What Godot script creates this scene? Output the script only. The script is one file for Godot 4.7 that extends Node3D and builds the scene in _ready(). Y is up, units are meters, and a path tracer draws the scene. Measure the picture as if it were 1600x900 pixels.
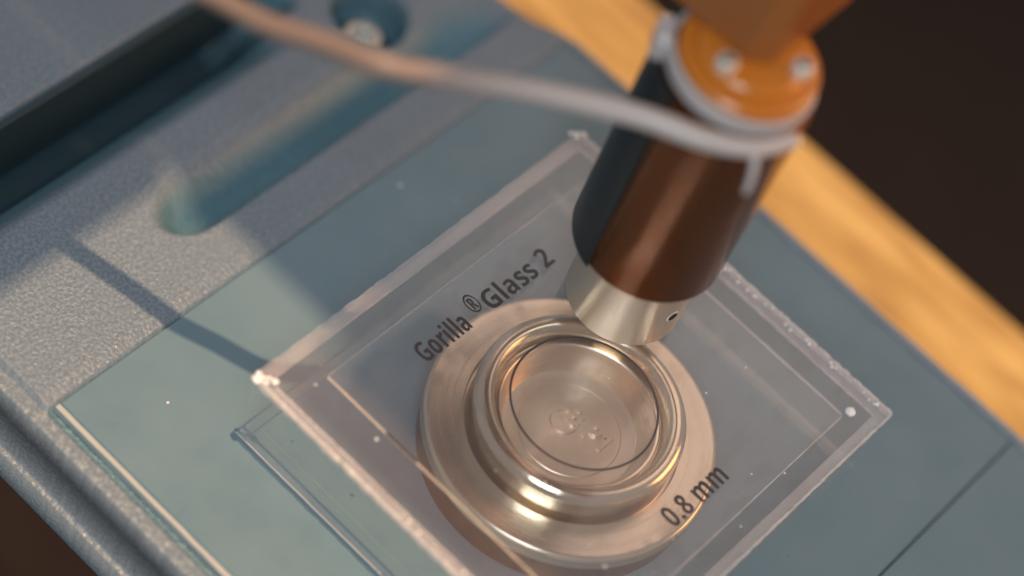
extends Node3D
# A bench test: probe over a clear box with a glass sheet on a turned steel ring. Lengths below are in millimetres (MM turns them into metres).
const MM := 0.001
const MARK_A := Vector3(0.6, 9.98, -2.1)
var used := {}
var rng := RandomNumberGenerator.new()
var mats := {}

func _ready() -> void:
	rng.seed = 11
	# ---------- camera, sky-less surroundings, lamps, exposure ----------
	var cam := Camera3D.new()
	cam.name = "camera"
	var at := CameraAttributesPhysical.new()
	at.frustum_focal_length = 101.8
	at.frustum_focus_distance = 0.500
	at.frustum_near = 0.02
	at.frustum_far = 12.0
	at.exposure_aperture = 4.4
	cam.attributes = at
	cam.fov = 13.444
	cam.near = 0.02
	cam.far = 12.0
	cam.transform = Transform3D(Basis(Vector3(0.652666, 0.255215, 0.713367), Vector3(0.511484, 0.546193, -0.663368), Vector3(-0.558938, 0.797833, 0.225943)), Vector3(-274.60, 425.135, 86.047) * MM)
	add_child(cam)
	cam.current = true
	var we := WorldEnvironment.new()
	we.name = "surroundings"
	var env := Environment.new()
	env.background_mode = Environment.BG_COLOR
	env.background_color = Color(0.24, 0.24, 0.25).linear_to_srgb()
	env.background_energy_multiplier = 1.0
	env.tonemap_mode = Environment.TONE_MAPPER_LINEAR
	env.tonemap_exposure = 1.0
	env.sdfgi_enabled = true
	env.ssao_enabled = true
	env.ssil_enabled = true
	we.environment = env
	add_child(we)
	# tungsten spot in the ceiling, right above
	var spot := SpotLight3D.new()
	spot.name = "ceiling_spot"
	spot.light_color = Color(1.0, 0.64, 0.36).linear_to_srgb()
	spot.light_energy = 4.3
	spot.light_size = 0.012
	spot.spot_angle = 25.0
	spot.spot_range = 6.0
	spot.spot_attenuation = 2.0
	spot.shadow_enabled = true
	spot.position = Vector3(0, 2000, -20) * MM
	spot.rotation_degrees = Vector3(-90, 0, 0)
	add_child(spot)
	# warm lamp panel high beyond the table, cool window to the left, added warm fill low on the right
	panel("warm_panel", Vector3(850, 930, -210), Vector3(0, 20, 0), Vector2(0.75, 0.75), Color(1.0, 0.68, 0.50), 0.17)
	panel("window_light", Vector3(-700, 1000, 290), Vector3(0, 20, -20), Vector2(0.42, 0.42), Color(0.88, 0.96, 1.0), 0.72)
	panel("right_fill", Vector3(430, 260, 430), Vector3(20, 60, 0), Vector2(0.3, 0.3), Color(1.0, 0.48, 0.16), 0.16)  # added to put orange on the right of the probe

	make_materials()
	build_floor()
	build_table()
	build_base()
	build_ring()
	build_glass_sheet()
	build_box()
	build_probe()
	build_wire()

func panel(called: String, from: Vector3, to: Vector3, size: Vector2, c: Color, energy: float) -> void:
	var a := AreaLight3D.new()
	a.name = called
	a.area_size = size
	a.area_normalize_energy = true
	a.area_range = 6.0
	a.area_attenuation = 2.0
	a.light_color = c.linear_to_srgb()
	a.light_energy = energy
	a.shadow_enabled = true
	add_child(a)
	a.look_at_from_position(from * MM, to * MM, Vector3.UP)

# ---------- naming ----------
func put(o: Node3D, called: String, parent: Node = self) -> Node3D:
	var key := str(parent.get_instance_id()) + called
	var n: int = used.get(key, 0)
	used[key] = n + 1
	o.name = called if n == 0 else "%s_%03d" % [called, n]
	parent.add_child(o, true)
	return o

func thing(called: String, label: String, category: String, at := Vector3.ZERO) -> Node3D:
	var o := Node3D.new()
	put(o, called)
	o.position = at * MM
	o.set_meta("label", label)
	o.set_meta("category", category)
	return o

func part(called: String, mesh: Mesh, m: Material, parent: Node, at := Vector3.ZERO) -> MeshInstance3D:
	var o := MeshInstance3D.new()
	o.mesh = mesh
	o.material_override = m
	put(o, called, parent)
	o.position = at * MM
	return o

# ---------- materials ----------
func lin(r: float, g: float, b: float, a := 1.0) -> Color:
	var c := Color(r, g, b).linear_to_srgb()
	c.a = a
	return c

func mat(called: String, c: Color, rough: float, metal := 0.0, spec := 0.5) -> StandardMaterial3D:
	var m := StandardMaterial3D.new()
	m.resource_name = called
	m.albedo_color = c
	m.roughness = rough
	m.metallic = metal
	m.metallic_specular = spec
	m.cull_mode = BaseMaterial3D.CULL_DISABLED
	mats[called] = m
	return m

func noise_tex(sd: int, freq: float, kind: int, octaves: int, ramp: Gradient = null, size := 512) -> NoiseTexture2D:
	var f := FastNoiseLite.new()
	f.seed = sd
	f.noise_type = kind
	f.frequency = freq
	f.fractal_octaves = octaves
	var t := NoiseTexture2D.new()
	t.width = size
	t.height = size
	t.seamless = true
	t.noise = f
	if ramp:
		t.color_ramp = ramp
	return t

func ramp(stops: Array) -> Gradient:
	var g := Gradient.new()
	var o := PackedFloat32Array()
	var c := PackedColorArray()
	for s in stops:
		o.append(s[0])
		c.append(s[1])
	g.offsets = o
	g.colors = c
	return g

func grey(a: float, b: float) -> Gradient:
	return ramp([[0.0, Color(a, a, a)], [1.0, Color(b, b, b)]])

func triplanar(m: StandardMaterial3D, scale: Vector3) -> void:
	m.uv1_triplanar = true
	m.uv1_world_triplanar = true
	m.uv1_scale = scale

func turned_steel(called: String, c: Color, rough: float, aniso: float) -> StandardMaterial3D:
	# fine lathe marks: rows of the picture run round the axis
	var m := mat(called, c, rough, 1.0)
	var im := Image.create(8, 512, false, Image.FORMAT_RGB8)
	var hm := Image.create(8, 512, false, Image.FORMAT_RGB8)
	for y in 512:
		var k := 0.72 + 0.28 * rng.randf()
		k *= 0.9 + 0.1 * sin(y * 0.11)
		var h := rng.randf()
		for x in 8:
			im.set_pixel(x, y, Color(k, k, k))
			hm.set_pixel(x, y, Color(h, h, h))
	m.metallic_specular = 0.6
	m.roughness_texture = ImageTexture.create_from_image(im)
	m.roughness_texture_channel = BaseMaterial3D.TEXTURE_CHANNEL_RED
	m.anisotropy_enabled = true
	m.anisotropy = aniso
	m.heightmap_enabled = true
	m.heightmap_texture = ImageTexture.create_from_image(hm)
	m.heightmap_scale = 0.0012
	m.uv1_scale = Vector3(1, 1, 1)
	return m

func make_materials() -> void:
	var carpet := mat("dark_carpet", Color.WHITE, 0.95)
	carpet.albedo_texture = noise_tex(3, 0.02, FastNoiseLite.TYPE_SIMPLEX_SMOOTH, 4, ramp([[0.0, lin(0.014, 0.008, 0.006)], [1.0, lin(0.034, 0.018, 0.012)]]))
	triplanar(carpet, Vector3(3, 3, 3))
	var wood := mat("pale_wood", Color.WHITE, 0.42)
	wood.albedo_texture = noise_tex(5, 0.012, FastNoiseLite.TYPE_SIMPLEX_SMOOTH, 5, ramp([[0.0, lin(0.27, 0.148, 0.040)], [0.5, lin(0.42, 0.262, 0.082)], [1.0, lin(0.57, 0.385, 0.14)]]))
	triplanar(wood, Vector3(22, 22, 3.2))
	var sheet := mat("blue_grey_sheet", Color.WHITE, 0.40)
	sheet.albedo_texture = noise_tex(9, 0.006, FastNoiseLite.TYPE_SIMPLEX_SMOOTH, 4, ramp([[0.0, lin(0.120, 0.200, 0.243)], [1.0, lin(0.140, 0.218, 0.262)]]))
	sheet.roughness_texture = noise_tex(10, 0.02, FastNoiseLite.TYPE_SIMPLEX_SMOOTH, 4, grey(0.65, 1.0))
	triplanar(sheet, Vector3(9, 9, 9))
	mat("sheet_edge", lin(0.40, 0.42, 0.41), 0.35)
	var cast := mat("granular_paint", Color.WHITE, 0.38)
	cast.albedo_texture = noise_tex(21, 0.05, FastNoiseLite.TYPE_SIMPLEX, 4, ramp([[0.1, lin(0.130, 0.172, 0.208)], [0.5, lin(0.165, 0.205, 0.242)], [0.95, lin(0.255, 0.29, 0.33)]]))
	cast.heightmap_enabled = true
	cast.heightmap_texture = noise_tex(22, 0.045, FastNoiseLite.TYPE_SIMPLEX, 3)
	cast.heightmap_scale = 0.012
	triplanar(cast, Vector3(30, 30, 30))
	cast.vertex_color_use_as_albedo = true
	mat("groove_shade_dark", lin(0.018, 0.040, 0.050), 0.6)  # near-black tone holding the shade of the far groove
	turned_steel("ring_steel", lin(0.63, 0.555, 0.455), 0.29, -0.6)
	mats.ring_steel.metallic = 0.86
	turned_steel("rim_steel", lin(0.76, 0.66, 0.53), 0.17, 0.0)
	turned_steel("satin_steel", lin(0.74, 0.63, 0.53), 0.42, -0.35)
	mat("floor_steel", lin(0.84, 0.70, 0.57), 0.42, 0.85)
	mat("chipped_edge", lin(0.34, 0.35, 0.39), 0.3)
	mat("dark_steel", lin(0.105, 0.088, 0.070), 0.30, 0.9)
	mat("dull_screw", lin(0.50, 0.52, 0.50), 0.25, 1.0)
	var collar := mat("collar_steel", lin(0.66, 0.57, 0.47), 0.36, 0.72)
	collar.anisotropy_enabled = true
	collar.anisotropy = -0.5
	mat("screw_steel", lin(0.80, 0.78, 0.72), 0.25, 0.4)
	mat("rubber", lin(0.020, 0.012, 0.010), 0.6)
	mat("hole_black", lin(0.006, 0.005, 0.004), 0.7)
	var top := mat("clear_panel", lin(0.85, 0.63, 0.60, 0.042), 0.06, 0.0, 0.24)  # pink tint puts part of the warm reflection veil into the colour
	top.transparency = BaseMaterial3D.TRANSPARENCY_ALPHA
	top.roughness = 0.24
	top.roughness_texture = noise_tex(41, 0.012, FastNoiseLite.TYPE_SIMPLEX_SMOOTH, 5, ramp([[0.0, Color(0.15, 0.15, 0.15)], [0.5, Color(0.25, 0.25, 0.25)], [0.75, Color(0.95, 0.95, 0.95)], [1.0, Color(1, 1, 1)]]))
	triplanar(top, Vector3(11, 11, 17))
	var wall := mat("clear_wall", lin(0.75, 0.80, 0.80, 0.05), 0.06)
	wall.transparency = BaseMaterial3D.TRANSPARENCY_ALPHA
	var gl := mat("clear_glass", lin(0.8, 0.85, 0.85, 0.005), 0.02, 0.0, 0.34)
	gl.transparency = BaseMaterial3D.TRANSPARENCY_ALPHA
	var edge := mat("cut_edge", lin(0.82, 0.76, 0.74, 0.50), 0.30)
	edge.transparency = BaseMaterial3D.TRANSPARENCY_ALPHA
	var faint := mat("faint_edge", lin(0.82, 0.76, 0.76, 0.20), 0.30)
	faint.transparency = BaseMaterial3D.TRANSPARENCY_ALPHA
	var thin := mat("thin_edge", lin(0.85, 0.72, 0.55, 0.55), 0.30)
	thin.transparency = BaseMaterial3D.TRANSPARENCY_ALPHA
	var glue_glint := mat("glue_glint", lin(0.90, 0.89, 0.88, 1.0), 0.10)  # opaque white in place of glints along the glued edges
	var band := mat("glue_film", lin(0.80, 0.72, 0.72, 0.11), 0.30)
	band.transparency = BaseMaterial3D.TRANSPARENCY_ALPHA
	mat("print_ink", lin(0.050, 0.042, 0.045), 0.45)
	var body := mat("amber_brown", lin(0.17, 0.048, 0.006), 0.25, 0.85)
	body.anisotropy_enabled = true
	body.anisotropy = -0.65
	body.clearcoat_enabled = true
	body.clearcoat = 0.4
	body.clearcoat_roughness = 0.12
	mat("dark_side_shell", lin(0.010, 0.012, 0.013), 0.35)  # dark left side of the probe body put into colour
	mat("amber", lin(0.62, 0.20, 0.026), 0.25)
	mat("bronze_paint", lin(0.34, 0.12, 0.034), 0.30)
	mat("white_band", lin(0.56, 0.52, 0.52), 0.25)
	mat("beige_cable", Color.WHITE, 0.42).vertex_color_use_as_albedo = true
	mat("grey_iron", lin(0.16, 0.16, 0.16), 0.5)
	mat("dust", lin(0.75, 0.75, 0.73), 0.8)

# ---------- mesh helpers (millimetres in, metres out) ----------
func mesh_of(v: PackedVector3Array, idx: PackedInt32Array, uv := PackedVector2Array(), smooth := true, col := PackedColorArray()) -> ArrayMesh:
	var st := SurfaceTool.new()
	st.begin(Mesh.PRIMITIVE_TRIANGLES)
	st.set_smooth_group(0 if smooth else -1)
	if smooth:
		for i in v.size():
			if uv.size():
				st.set_uv(uv[i])
			if col.size():
				st.set_color(col[i])
			st.add_vertex(v[i] * MM)
		for i in idx:
			st.add_index(i)
	else:
		for i in idx:
			if uv.size():
				st.set_uv(uv[i])
			st.add_vertex(v[i] * MM)
	st.generate_normals()
	return st.commit()

func lathe(profile: Array, n := 160, hard := true) -> ArrayMesh:
	# profile: [radius, height] from the outer bottom over the top to the inside; a corner sharper than 25 degrees keeps a crisp edge
	var st := SurfaceTool.new()
	st.begin(Mesh.PRIMITIVE_TRIANGLES)
	var rows := []          # [r, y, normal r, normal y, v]
	var s := 0.0
	for i in profile.size() - 1:
		var a := Vector2(profile[i][0], profile[i][1])
		var b := Vector2(profile[i + 1][0], profile[i + 1][1])
		var d := (b - a).normalized()
		var nn := Vector2(d.y, -d.x)
		var na := nn
		var nb := nn
		if i > 0:
			var p := (a - Vector2(profile[i - 1][0], profile[i - 1][1])).normalized()
			if not hard or p.dot(d) > 0.87:
				na = (Vector2(p.y, -p.x) + nn).normalized()
		if i < profile.size() - 2:
			var q := (Vector2(profile[i + 2][0], profile[i + 2][1]) - b).normalized()
			if not hard or q.dot(d) > 0.87:
				nb = (Vector2(q.y, -q.x) + nn).normalized()
		rows.append([a, na, s, b, nb, s + a.distance_to(b)])
		s += a.distance_to(b)
	var base := 0
	for r in rows:
		for k in n + 1:
			var t := TAU * k / n
			var dir := Vector3(cos(t), 0, sin(t))
			for e in 2:
				var p: Vector2 = r[e * 3]
				var nn: Vector2 = r[e * 3 + 1]
				var sv: float = r[e * 3 + 2]
				st.set_normal((dir * nn.x + Vector3.UP * nn.y).normalized())
				st.set_uv(Vector2(4.0 * k / n, sv / 24.0))
				st.set_tangent(Plane(-sin(t), 0, cos(t), 1))
				st.add_vertex((dir * p.x + Vector3.UP * p.y) * MM)
		for k in n:
			var i := base + k * 2
			for j in [i, i + 2, i + 1, i + 1, i + 2, i + 3]:
				st.add_index(j)
		base += (n + 1) * 2
	return st.commit()

func arc(cx: float, cy: float, r: float, a0: float, a1: float, n: int) -> Array:
	var o := []
	for i in n + 1:
		var t := deg_to_rad(lerpf(a0, a1, float(i) / n))
		o.append([cx + r * cos(t), cy + r * sin(t)])
	return o

func bevel_box(size: Vector3, b: float) -> ArrayMesh:
	# a box with chamfered edges, centred
	var h := size / 2.0
	var st := SurfaceTool.new()
	st.begin(Mesh.PRIMITIVE_TRIANGLES)
	st.set_smooth_group(-1)
	var face := func(pts: Array) -> void:
		var c := Vector3.ZERO
		for p in pts:
			c += p
		c /= pts.size()
		var nrm: Vector3 = (pts[1] - pts[0]).cross(pts[2] - pts[0])
		var list := pts.duplicate()
		if nrm.dot(c) > 0:
			list.reverse()
		for i in range(1, list.size() - 1):
			for p in [list[0], list[i], list[i + 1]]:
				st.add_vertex(p * MM)
	for ax in 3:
		var u := (ax + 1) % 3
		var w := (ax + 2) % 3
		for s in [-1.0, 1.0]:
			var q := []
			for c in [[-1.0, -1.0], [1.0, -1.0], [1.0, 1.0], [-1.0, 1.0]]:
				var p := Vector3.ZERO
				p[ax] = s * h[ax]
				p[u] = c[0] * (h[u] - b)
				p[w] = c[1] * (h[w] - b)
				q.append(p)
			face.call(q)
			for s2 in [-1.0, 1.0]:
				var e := []
				for c in [-1.0, 1.0]:
					var p := Vector3.ZERO
					p[ax] = s * h[ax]
					p[u] = s2 * (h[u] - b)
					p[w] = c * (h[w] - b)
					e.append(p)
				for c in [1.0, -1.0]:
					var p := Vector3.ZERO
					p[ax] = s * (h[ax] - b)
					p[u] = s2 * h[u]
					p[w] = c * (h[w] - b)
					e.append(p)
				face.call(e)
	for sx in [-1.0, 1.0]:
		for sy in [-1.0, 1.0]:
			for sz in [-1.0, 1.0]:
				face.call([Vector3(sx * h.x, sy * (h.y - b), sz * (h.z - b)), Vector3(sx * (h.x - b), sy * h.y, sz * (h.z - b)), Vector3(sx * (h.x - b), sy * (h.y - b), sz * h.z)])
	st.generate_normals()
	return st.commit()

func tube(path: Array, radii: Array, sides := 20, col := PackedColorArray()) -> ArrayMesh:
	var v := PackedVector3Array()
	var idx := PackedInt32Array()
	var n := path.size()
	var up := Vector3.UP
	for i in n:
		var d: Vector3 = (path[mini(i + 1, n - 1)] - path[maxi(i - 1, 0)]).normalized()
		var s := d.cross(up).normalized()
		if s.length() < 0.5:
			s = d.cross(Vector3.RIGHT).normalized()
		var t := s.cross(d).normalized()
		for k in sides:
			var a := TAU * k / sides
			v.append(path[i] + (s * cos(a) + t * sin(a)) * radii[i])
	for i in n - 1:
		for k in sides:
			var a := i * sides + k
			var b := i * sides + (k + 1) % sides
			for j in [a, b, a + sides, b, b + sides, a + sides]:
				idx.append(j)
	for e in [0, n - 1]:
		var c := v.size()
		v.append(path[e])
		for k in sides:
			var a: int = e * sides + k
			var b: int = e * sides + (k + 1) % sides
			for j in ([c, b, a] if e == 0 else [c, a, b]):
				idx.append(j)
	return mesh_of(v, idx, PackedVector2Array(), true, col)

func spline(pts: Array, per := 10) -> Array:
	var o := []
	for i in pts.size() - 1:
		var p0: Vector3 = pts[maxi(i - 1, 0)]
		var p1: Vector3 = pts[i]
		var p2: Vector3 = pts[i + 1]
		var p3: Vector3 = pts[mini(i + 2, pts.size() - 1)]
		for k in per:
			o.append(p1.cubic_interpolate(p2, p0, p3, float(k) / per))
	o.append(pts[-1])
	return o

func rough_strip(a: Vector3, b: Vector3, w: float, h: float, jag: float, step := 1.2) -> ArrayMesh:
	# a saw-cut or broken edge: a thin bar whose four long edges wander a little
	var n := maxi(4, int(a.distance_to(b) / step))
	var d := (b - a).normalized()
	var s := d.cross(Vector3.UP).normalized()
	var v := PackedVector3Array()
	var idx := PackedInt32Array()
	for i in n + 1:
		var c := a.lerp(b, float(i) / n)
		for q in [[-1, 0], [1, 0], [1, 1], [-1, 1]]:
			var j := Vector3(rng.randf_range(-1, 1), rng.randf_range(-1, 1), rng.randf_range(-1, 1)) * jag
			v.append(c + s * (q[0] * w / 2.0) + Vector3.UP * (q[1] * h) + j)
	for i in n:
		for k in 4:
			var p := i * 4 + k
			var q := i * 4 + (k + 1) % 4
			for j in [p, p + 4, q, q, p + 4, q + 4]:
				idx.append(j)
	for j in [0, 1, 2, 0, 2, 3, n * 4, n * 4 + 2, n * 4 + 1, n * 4, n * 4 + 3, n * 4 + 2]:
		idx.append(j)
	return mesh_of(v, idx, PackedVector2Array(), false)

func lump(r: float, squash: float, wobble: float, sd: int) -> ArrayMesh:
	var f := FastNoiseLite.new()
	f.seed = sd
	f.frequency = 1.1
	var v := PackedVector3Array()
	var idx := PackedInt32Array()
	var nu := 16
	var nv := 9
	for i in nv + 1:
		var th := PI * i / nv
		for k in nu:
			var ph := TAU * k / nu
			var d := Vector3(sin(th) * cos(ph), cos(th), sin(th) * sin(ph))
			var q := r * (1.0 + wobble * f.get_noise_3dv(d * 1.3))
			v.append(Vector3(d.x * q, d.y * q * squash, d.z * q))
	for i in nv:
		for k in nu:
			var a := i * nu + k
			var b := i * nu + (k + 1) % nu
			for j in [a, b, a + nu, b, b + nu, a + nu]:
				idx.append(j)
	return mesh_of(v, idx)

# ---------- the setting ----------
func build_floor() -> void:
	var m := BoxMesh.new()
	m.size = Vector3(6.0, 0.02, 6.0)
	var o := part("floor", m, mats.dark_carpet, self, Vector3(600, -760, -200))
	o.set_meta("kind", "structure")
	o.set_meta("label", "dark brown floor far below the table edge")

func build_table() -> void:
	var t := thing("table", "pale yellow wooden table whose edge runs diagonally behind the machine", "table", Vector3(37, -25, 60))
	part("table_top", bevel_box(Vector3(198, 28, 1100), 1.5), mats.pale_wood, t, Vector3(0, -14.0, 0))
	for sx in [-1, 1]:
		for sz in [-1, 1]:
			part("leg", bevel_box(Vector3(50, 697, 50), 2.0), mats.pale_wood, t, Vector3(sx * 70.0, -377.0, sz * 500.0))

func slot_depth(x: float, z: float, x0: float, x1: float, z0: float, z1: float, soft: float) -> float:
	# 0 outside a round-ended slot, 1 on its floor
	var r := (z1 - z0) / 2.0
	var zc := (z0 + z1) / 2.0
	var dx := maxf(maxf(x0 + r - x, x - (x1 - r)), 0.0)
	var d := r - Vector2(dx, z - zc).length()
	return smoothstep(0.0, soft, d)

func base_height(x: float, z: float, f: FastNoiseLite, g: FastNoiseLite) -> float:
	var grain := 0.075 * f.get_noise_2d(x, z) + 0.07 * g.get_noise_2d(x, z)
	var y := 0.9 + grain
	# near channel: a steep wall under the first rib, then a long slope up to the second rib
	var bend := smoothstep(-16.0, -29.0, x)
	var wall := smoothstep(-85.4, -87.6, z - 0.0 * bend)
	var slope := smoothstep(-102.5, -88.0, z)
	var ends := smoothstep(-29.0, -20.0, x - 0.12 * pow(z + 93.0, 2.0)) * smoothstep(92.0, 42.0, x)
	y -= 10.0 * wall * slope * ends
	# far channel: falls away from the second rib into a deep groove, closed at its right end
	var far_end := smoothstep(38.0, 22.0, x)
	y -= 8.0 * smoothstep(-110.0, -121.0, z) * far_end
	y -= 13.0 * smoothstep(-117.0, -126.0, z) * smoothstep(43.0, 36.0, x + absf(z + 122.0) * 0.25)
	var back := smoothstep(-131.0, -132.6, z) * smoothstep(46.0, 43.0, x - 0.4 * minf(0.0, z + 140.0))
	y = lerpf(y, 4.5 + grain, back)
	# rounded crest of the ribs
	y -= 0.5 * smoothstep(-76.5, -74.4, z) * smoothstep(-72.0, -74.4, z)
	# counterbore for the screw
	var hole := Vector2(x - 52.3, z + 107.3).length()
	y = lerpf(-11.0, y, smoothstep(8.4, 9.5, hole))
	# bed of the sheet
	if x > -75.3 and x < 86.2 and z > -74.0 and z < 65.2:
		y = -2.4
	# front seam
	if x > -75.3 and x < 86.2 and z >= 65.2:
		y = -2.4
	# left shoulder: a flat granular ledge that rolls over and drops to a foot
	if x < -75.3:
		var t := -75.3 - x
		y = minf(y, -0.9 + grain * 3.6)
		if t > 3.0:
			y -= 0.35 * pow(t - 3.0, 2.0)
		if t > 3.9:
			y = lerpf(y, -17.0 + grain * 3.0, smoothstep(3.9, 4.9, t))
	return y

func build_base() -> void:
	var base := thing("machine_base", "blue grey cast machine bed with slotted ribs and a smooth sheet let into its top", "machine", Vector3(0, -25, 0))
	var f := FastNoiseLite.new()
	f.seed = 31
	f.frequency = 0.9
	var g := FastNoiseLite.new()
	g.seed = 32
	g.frequency = 0.35
	var x0 := -81.6
	var x1 := 87.6
	var z0 := -215.0
	var z1 := 92.0
	var st := 0.5
	var nx := int((x1 - x0) / st)
	var nz := int((z1 - z0) / st)
	var v := PackedVector3Array()
	var idx := PackedInt32Array()
	var col := PackedColorArray()
	for j in nz + 1:
		for i in nx + 1:
			var x := x0 + i * st
			var z := z0 + j * st
			var y := base_height(x, z, f, g)
			# the far right corner of the bed is cut back a little
			if x > 60.0:
				x = 60.0 + (x - 60.0) * (1.0 - 0.16 * smoothstep(-73.0, -84.0, z) - 0.0045 * maxf(0.0, -84.0 - z))
			if i == nx:
				y -= 0.9
			v.append(Vector3(x, y + 25.0, z))
			# tops worn grey, rest teal; shade painted into deep channels and left side
			col.append(Color(0.16, 0.30, 0.34).lerp(Color(0.60, 0.95, 1.02), smoothstep(-16.0, -9.5, y)).lerp(Color(0.95, 0.97, 1.04), smoothstep(-2.4, 0.5, y)) if x > -75.3 else Color(0.55, 0.53, 0.50).lerp(Color(2.0, 1.95, 1.85), maxf(smoothstep(-3.2, -1.6, y), 0.75 * smoothstep(-15.8, -16.8, y))))  # left shoulder and foot brightened as if lit
	for j in nz:
		for i in nx:
			var a := j * (nx + 1) + i
			for k in [a, a + 1, a + nx + 1, a + 1, a + nx + 2, a + nx + 1]:
				idx.append(k)
	# skirts down to the table
	var rim := []
	for i in nx + 1:
		rim.append(i)
	for j in range(1, nz + 1):
		rim.append(j * (nx + 1) + nx)
	for i in range(nx - 1, -1, -1):
		rim.append(nz * (nx + 1) + i)
	for j in range(nz - 1, -1, -1):
		rim.append(j * (nx + 1))
	var first := v.size()
	for r in rim:
		col.append(col[r])
		col.append(col[r])
		v.append(v[r])
		v.append(Vector3(v[r].x, 0.0, v[r].z))
	for k in rim.size() - 1:
		var a := first + k * 2
		for q in [a, a + 1, a + 2, a + 2, a + 1, a + 3]:
			idx.append(q)
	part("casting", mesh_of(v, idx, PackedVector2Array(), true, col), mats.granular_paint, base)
	# the smooth sheet: 158 x 138 mm, 2.2 mm thick, with a polished pale edge on the left
	var sheet := part("top_sheet", bevel_box(Vector3(158.2, 2.2, 138.4), 0.25), mats.blue_grey_sheet, base, Vector3(6.75, 23.9, -4.3))
	part("front_sheet", bevel_box(Vector3(158.2, 2.2, 26.2), 0.25), mats.blue_grey_sheet, base, Vector3(6.75, 23.9, 78.35))
	var lip := part("pale_edge", rough_strip(Vector3(-73.1, 22.9, -73.4), Vector3(-73.1, 22.9, 91.0), 1.1, 2.05, 0.06, 3.0), mats.sheet_edge, base)
	lip.set_meta("label", "pale polished left edge of the sheet")
	sheet.set_meta("label", "smooth blue grey sheet under the clear box")
	part("right_lip", rough_strip(Vector3(86.7, 24.9, -72.0), Vector3(86.7, 24.9, 91.5), 1.5, 0.7, 0.22, 0.8), mats.chipped_edge, base)
	# socket-head screw in its counterbore
	var head := lathe([[4.6, 0.0], [4.7, 3.6], [4.3, 4.1], [2.4, 4.1], [2.2, 3.9], [2.0, 1.4], [0.0, 1.4]], 48)
	var sc := part("screw", head, mats.dull_screw, base, Vector3(51.6, 14.2, -106.6))
	part("flat_washer", lathe([[6.9, 0.0], [6.9, 1.0], [4.8, 1.1], [4.8, 0.0]], 48), mats.dark_steel, sc, Vector3(0, 0.05, 0))
	var shade_strip := part("groove_shade_strip", bevel_box(Vector3(112, 4, 5.0), 0.8), mats.groove_shade_dark, base, Vector3(-24.4, 3.4, -128.6))  # dark strip put in where the groove is only shaded
	shade_strip.set_meta("label", "added dark strip for the shade in the far groove")
	part("groove_shade_strip", bevel_box(Vector3(122, 20, 1.4), 0.3), mats.groove_shade_dark, base, Vector3(-19.4, 19.3, -130.7))  # upright strip painting the far wall as shaded
	# dust on the sheet
	var specks := [[22.9, -68.8], [63.0, 20.0], [-64.0, -12.0], [30.0, -58.0], [68.0, -22.0], [-55.5, -60.0]]
	for s in specks:
		part("dust_speck", lump(rng.randf_range(0.15, 0.36), 0.5, 0.8, rng.randi() % 1000), mats.dust, base, Vector3(s[0], 25.08, s[1]))

# ---------- ring ----------
func build_ring() -> void:
	var t := thing("steel_ring", "turned steel support ring with raised round rim under the printed clear panel", "steel ring")
	part("lower_body", lathe([[29.8, 0.06], [30.4, 0.5], [30.4, 8.2], [28.0, 8.2]], 200), mats.dark_steel, t)
	var plate := [[29.0, 8.25], [31.0, 8.25], [31.4, 8.7], [31.4, 10.9]]
	plate += arc(30.3, 11.1, 1.1, 0, 90, 6)
	plate += [[29.8, 12.2], [23.3, 12.15], [23.1, 11.5], [23.0, 10.4], [22.0, 10.4]]
	part("flange", lathe(plate, 200), mats.ring_steel, t)
	var bez := [[22.5, 10.45], [22.2, 11.5], [21.9, 14.6], [21.9, 16.2]]
	bez += arc(20.35, 17.95, 2.25, -30, 190, 24)
	bez += [[18.3, 16.2], [18.1, 15.4], [17.6, 15.3], [17.5, 16.3], [17.3, 16.5], [16.8, 16.5]]
	part("rim", lathe(bez, 200), mats.rim_steel, t)
	part("well_wall", lathe([[16.8, 16.6], [16.5, 16.4], [14.3, 9.9]], 160), mats.satin_steel, t)
	var fl := part("well_floor", lathe([[14.3, 9.9], [13.6, 9.75], [11.2, 9.75], [10.9, 9.95], [8.0, 10.0], [0.0, 10.0]], 160), mats.floor_steel, t)
	# faint raised marks stamped in the floor
	var ringmark := part("stamped_circle", lathe([[3.2, 0.0], [3.05, 0.75], [2.55, 0.75], [2.4, 0.0]], 40), mats.floor_steel, fl, MARK_A)
	ringmark.set_meta("label", "faint stamped circle round a letter")
	for k in [["B", -1.05, 2.8], ["P", 3.8, 4.0], ["1", 7.2, 4.0]]:
		var o := part("stamped_letter", text_mesh(k[0], k[2], 1.5, true), mats.floor_steel, fl)
		o.basis = Basis(Vector3(0, 0, 1), Vector3(1, 0, 0), Vector3(0, 1, 0))
		o.position = (MARK_A + Vector3(-1.4, 0.1, k[1])) * MM

func text_mesh(what: String, cap: float, depth: float, bold := false) -> TextMesh:
	var tm := TextMesh.new()
	var sf := SystemFont.new()
	sf.font_names = PackedStringArray(["Droid Sans"])
	sf.font_weight = 700 if bold else 400
	tm.font = sf
	tm.text = what
	tm.font_size = 64
	tm.pixel_size = cap / (64.0 * 0.714) * MM
	tm.depth = depth * MM
	tm.curve_step = 2.0
	tm.horizontal_alignment = HORIZONTAL_ALIGNMENT_LEFT
	tm.vertical_alignment = VERTICAL_ALIGNMENT_BOTTOM
	return tm

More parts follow.
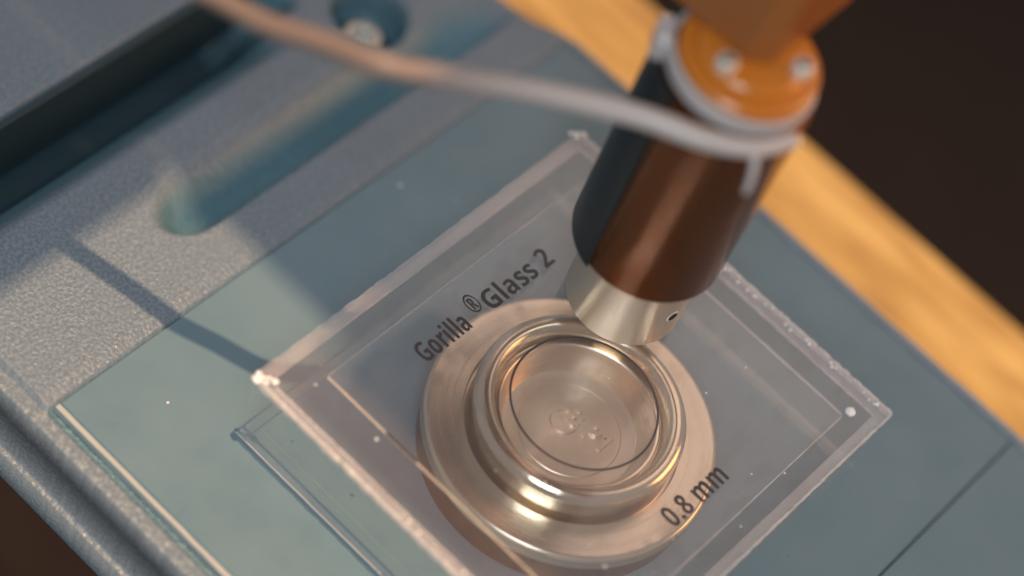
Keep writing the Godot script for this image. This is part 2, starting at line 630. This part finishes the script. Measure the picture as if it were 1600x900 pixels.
# ---------- glass sample ----------
func build_glass_sheet() -> void:
	var t := thing("glass_sheet", "thin square glass sheet lying on the steel ring inside the box", "glass sheet", Vector3(2.5, 20.3, 0))
	part("pane", bevel_box(Vector3(79.4, 0.7, 75.0), 0.1), mats.clear_glass, t, Vector3(0, 0.35, 0))
	part("left_edge", rough_strip(Vector3(-39.85, 0.1, -37.4), Vector3(-39.85, 0.1, 37.4), 0.28, 0.55, 0.05), mats.thin_edge, t)
	part("right_edge", rough_strip(Vector3(39.85, 0.1, -37.4), Vector3(39.85, 0.1, 37.4), 0.25, 0.55, 0.06), mats.cut_edge, t)
	part("front_edge", rough_strip(Vector3(-39.5, 0.1, 37.65), Vector3(39.5, 0.1, 37.65), 0.2, 0.5, 0.05), mats.cut_edge, t)
	part("back_edge", rough_strip(Vector3(-39.5, 0.1, -37.65), Vector3(39.5, 0.1, -37.65), 0.2, 0.5, 0.05), mats.faint_edge, t)
	part("printed_circle", lathe([[15.85, 0.72], [15.8, 0.77], [15.38, 0.77], [15.33, 0.72]], 180), mats.print_ink, t, Vector3(-2.5, 0, 0))
	var d := part("dark_edge_mark", rough_strip(Vector3(-39.85, 0.72, -21.0), Vector3(-39.85, 0.72, -12.5), 0.5, 0.12, 0.03), mats.hole_black, t)
	d.set_meta("label", "short black mark on the left edge")

# ---------- clear box ----------
func build_box() -> void:
	var t := thing("clear_box", "clear plastic box cover with black printed lettering and rough glued edges", "plastic box", Vector3(0.35, 0, -0.85))
	var hx := 50.0
	var hz := 45.45
	var th := 2.4
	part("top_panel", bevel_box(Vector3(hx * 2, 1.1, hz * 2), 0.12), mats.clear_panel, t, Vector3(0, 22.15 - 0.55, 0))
	for s in [-1.0, 1.0]:
		part("wall", bevel_box(Vector3(th, 20.9, hz * 2 - 0.1), 0.12), mats.clear_wall, t, Vector3(s * (hx - th / 2 - 0.05), 10.52, 0))
		part("wall", bevel_box(Vector3(hx * 2 - th * 2 - 0.3, 20.9, th), 0.12), mats.clear_wall, t, Vector3(0, 10.52, s * (hz - th / 2 - 0.05)))
	# glued and sawn edges catch the light
	for s in [-1.0, 1.0]:
		part("sawn_edge", rough_strip(Vector3(s * (hx + 0.02), 21.0, -hz), Vector3(s * (hx + 0.02), 21.0, hz), 0.75, 1.25, 0.17, 0.7), mats.cut_edge, t)
		part("glued_seam", rough_strip(Vector3(s * (hx - th - 0.1), 20.6, -hz + th), Vector3(s * (hx - th - 0.1), 20.6, hz - th), 0.35, 0.25, 0.10, 0.8), mats.cut_edge, t)
		part("sawn_edge", rough_strip(Vector3(-hx, 21.0, s * (hz + 0.02)), Vector3(hx, 21.0, s * (hz + 0.02)), 0.45, 1.2, 0.12, 0.8), mats.cut_edge if s > 0.0 else mats.faint_edge, t)
		part("glued_seam", rough_strip(Vector3(-hx + th, 20.6, s * (hz - th - 0.1)), Vector3(hx - th, 20.6, s * (hz - th - 0.1)), 0.3, 0.25, 0.08, 0.8), mats.faint_edge, t)
		part("foot_edge", rough_strip(Vector3(s * (hx - 0.2), 0.06, -hz), Vector3(s * (hx - 0.2), 0.06, hz), 0.3, 0.3, 0.04, 2.0), mats.cut_edge, t)
	# white beads stand in for glints on the glued corners
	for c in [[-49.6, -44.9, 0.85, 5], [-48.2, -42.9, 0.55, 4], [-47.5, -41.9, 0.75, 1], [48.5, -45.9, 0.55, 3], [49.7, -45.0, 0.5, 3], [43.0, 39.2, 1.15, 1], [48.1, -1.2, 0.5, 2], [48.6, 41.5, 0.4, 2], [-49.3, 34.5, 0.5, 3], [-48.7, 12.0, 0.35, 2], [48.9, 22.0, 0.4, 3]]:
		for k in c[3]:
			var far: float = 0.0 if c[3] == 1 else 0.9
			part("glint_bead", lump(c[2] * rng.randf_range(0.45, 1.0) if k else c[2], 0.5, 0.35, rng.randi() % 1000), mats.glue_glint, t, Vector3(c[0] + rng.randf_range(-far, far), 22.2, c[1] + rng.randf_range(-far, far)))
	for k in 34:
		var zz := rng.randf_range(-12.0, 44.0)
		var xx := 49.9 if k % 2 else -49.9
		part("glint_chip", lump(rng.randf_range(0.18, 0.42), 0.6, 0.9, rng.randi() % 1000), mats.glue_glint, t, Vector3(xx + rng.randf_range(-1.6, 0.2) * signf(xx), 22.2, zz))  # white bits standing for sparkles on the side edges
	for s in [-1.0, 1.0]:
		part("glue_film", rough_strip(Vector3(s * (hx - 1.25), 20.98, -hz + 0.3), Vector3(s * (hx - 1.25), 20.98, hz - 0.3), 2.3, 0.06, 0.05, 1.0), mats.glue_film, t)
		part("glue_film", rough_strip(Vector3(-hx + 2.6, 20.98, s * (hz - 1.25)), Vector3(hx - 2.6, 20.98, s * (hz - 1.25)), 2.2, 0.06, 0.05, 1.0), mats.glue_film, t)
	for k in 26:
		part("dust_speck", lump(rng.randf_range(0.10, 0.26), 0.6, 0.8, rng.randi() % 1000), mats.dust, t, Vector3(rng.randf_range(-46, 46), 22.2, rng.randf_range(-42, 42)))
	for p in [[-26.0, 28.5, 0.4], [-30.0, 8.0, 0.3], [-41.0, -20.0, 0.35]]:
		part("dust_speck", lump(p[2], 0.6, 0.5, rng.randi() % 1000), mats.dust, t, Vector3(p[0], 22.25, p[1]))
	# print on the panel, 0.04 mm proud
	print_line(t, "Gorilla", 2.7, -20.2, -25.7, 13.9)
	print_line(t, "®", 2.3, -3.8, -27.5, 3.0)
	print_line(t, "Glass 2", 2.7, -0.05, -25.7, 20.0)
	print_line(t, "0.8 mm", 2.7, -8.3, 32.4, 17.9)

func print_line(t: Node3D, what: String, cap: float, x: float, z: float, wide: float) -> void:
	var tm := text_mesh(what, cap, 0.04, true)
	var o := part("printed_lettering", tm, mats.print_ink, t)
	o.rotation_degrees = Vector3(-90, 0, 0)
	var bb := tm.get_aabb()
	var k := wide * MM / bb.size.x
	o.scale = Vector3(k, 1, 1)
	var base := bb.position.y
	if what == "®":
		base = bb.position.y
	o.position = Vector3(x * MM - bb.position.x * k, 22.19 * MM, z * MM + base)

# ---------- probe ----------
func build_probe() -> void:
	var t := thing("test_probe", "amber brown test probe with steel tip hanging over the clear box", "probe", Vector3(23.9, 24.2, -11.4))
	# heights below are above the tip
	var tip := [[0.0, 0.0], [11.6, 0.0], [12.1, 0.15], [12.5, 0.7], [12.55, 20.3], [9.0, 20.5]]
	part("steel_collar", lathe(tip, 120), mats.collar_steel, t)
	# set-screw hole on the side that faces right
	var dir := Vector3(-0.19, 0, 0.98).normalized()
	var hole := part("set_screw_hole", lathe([[1.15, 0.0], [1.1, 0.22], [0.0, 0.12]], 24), mats.hole_black, t, Vector3(0, 9.6, 0) + dir * 12.45)
	hole.basis = Basis(Quaternion(Vector3.UP, dir))
	var rim := part("hole_chamfer", lathe([[1.6, 0.0], [1.45, 0.14], [1.15, 0.16]], 24), mats.screw_steel, t, Vector3(0, 9.6, 0) + dir * 12.45)
	rim.basis = Basis(Quaternion(Vector3.UP, dir))
	var body := [[9.0, 20.6], [14.9, 20.6], [15.7, 21.6], [15.7, 74.5], [15.3, 75.0], [8.0, 75.0]]
	part("probe_body", lathe(body, 120), mats.amber_brown, t, Vector3(-0.5, 0, -0.5))
	# black shell added to darken the left-hand side of the body
	part("dark_side_shell", shell(15.75, 16.5, 20.9, 76.5, 193.0, 300.0), mats.dark_side_shell, t, Vector3(-0.5, 0, -0.5))
	part("neck", lathe([[13.7, 75.05], [13.7, 79.9], [13.1, 80.5], [8.0, 80.5]], 96), mats.amber, t)
	part("shoulder", lathe([[11.0, 80.55], [10.6, 82.4], [10.0, 83.0], [0.0, 83.0]], 96), mats.amber, t)
	for s in [[-8.6, -0.6], [2.6, 8.8]]:
		var k := part("screw", lathe([[1.5, 0.0], [1.5, 2.6], [2.0, 2.65], [2.0, 4.4], [1.6, 4.9], [0.0, 4.9]], 28), mats.screw_steel, t, Vector3(s[0], 80.4, s[1]))
		part("socket", lathe([[1.0, 4.92], [0.9, 4.96], [0.0, 4.94]], 12), mats.hole_black, k)
	part("arm_block", bevel_box(Vector3(32, 300, 56), 3.6), mats.bronze_paint, t, Vector3(11.0, 230.6, -23.5))
	part("unseen_cross_head", bevel_box(Vector3(80, 60, 420), 3.0), mats.grey_iron, t, Vector3(4.1, 413.2, -40))  # unseen; placed so its edge throws the shadow line on the sheet
	part("added_shadow_plate", bevel_box(Vector3(15, 54, 190), 2.0), mats.grey_iron, t, Vector3(-43.5, 413.2, 66.4))  # unseen block added to keep the spot off the panel
	part("added_shadow_beam", bevel_box(Vector3(170, 50, 150), 3.0), mats.grey_iron, t, Vector3(-121.5, 413.2, -147.0))  # unseen block added to shade the ribs at the back

func shell(r0: float, r1: float, y0: float, y1: float, a0: float, a1: float) -> ArrayMesh:
	# part of a thick tube, with chamfered lower rim
	var sec := [Vector2(r0, y0 + 0.2), Vector2(r1 - 0.3, y0), Vector2(r1, y0 + 1.0), Vector2(r1, y1 - 0.6), Vector2(r1 - 0.6, y1), Vector2(r0, y1)]
	var n := 48
	var v := PackedVector3Array()
	var idx := PackedInt32Array()
	var m := sec.size()
	for i in n + 1:
		var a := deg_to_rad(lerpf(a0, a1, float(i) / n))
		for p in sec:
			v.append(Vector3(cos(a) * p.x, p.y, sin(a) * p.x))
	for i in n:
		for k in m:
			var a := i * m + k
			var b := i * m + (k + 1) % m
			for j in [a, b, a + m, b, b + m, a + m]:
				idx.append(j)
	for e in [0, n]:
		for k in range(1, m - 1):
			for j in ([e * m, e * m + k + 1, e * m + k] if e == 0 else [e * m, e * m + k, e * m + k + 1]):
				idx.append(j)
	return mesh_of(v, idx, PackedVector2Array(), false)

# ---------- cable ----------
func build_wire() -> void:
	var t := thing("cable", "beige cable sagging from the upper left to the white band round the probe neck", "cable")
	var pts := [Vector3(-50, 88, -128), Vector3(-45.5, 92, -104), Vector3(-41.5, 95.5, -83.4), Vector3(-39.6, 97.5, -72.4), Vector3(-36.0, 100.2, -62.0), Vector3(-32.0, 102, -51.0), Vector3(-23.8, 101, -43.3), Vector3(-11.6, 100.5, -30.6), Vector3(-0.5, 100, -16.6), Vector3(5.4, 100.2, -5.6), Vector3(11.5, 100.3, 1.4), Vector3(19.5, 100.4, 5.0)]
	var path := spline(pts, 12)
	var rad := []
	for i in path.size():
		rad.append(2.15 if i < path.size() - 30 else 2.15 - 0.75 * (i - path.size() + 30) / 30.0)
	# the sleeve goes from tan to paler towards the probe
	var tint := PackedColorArray()
	for i in path.size():
		var k := smoothstep(0.42, 0.72, float(i) / path.size())
		for j in 20:
			tint.append(Color(0.215, 0.15, 0.125).lerp(Color(0.58, 0.51, 0.49), k))
	for j in 2:
		tint.append(tint[0])
	part("sleeve", tube(path, rad, 20, tint), mats.beige_cable, t)
	# flat white strap round the neck, with its buckle on the left
	var strap := part("white_strap", lathe([[13.9, -1.9], [14.5, -1.9], [14.7, -1.6], [14.7, 1.3], [14.5, 1.6], [13.9, 1.6]], 96), mats.white_band, t, Vector3(23.6, 101.2, -11.8))
	strap.rotation_degrees = Vector3(3, 0, -3)
	var clasp := part("buckle", bevel_box(Vector3(3.4, 7.0, 7.5), 1.1), mats.white_band, t, Vector3(23.6 - 8.6, 102.4, -11.8 - 13.2))
	clasp.rotation_degrees = Vector3(0, -58, 0)
	part("cable_tail", tube(spline([Vector3(12.0, 100.0, 1.6), Vector3(10.2, 97.5, 3.6), Vector3(9.2, 94.5, 4.6), Vector3(8.9, 92.6, 4.8)], 8), Array(range(25)).map(func(i): return 0.85 - 0.012 * i)), mats.white_band, t)
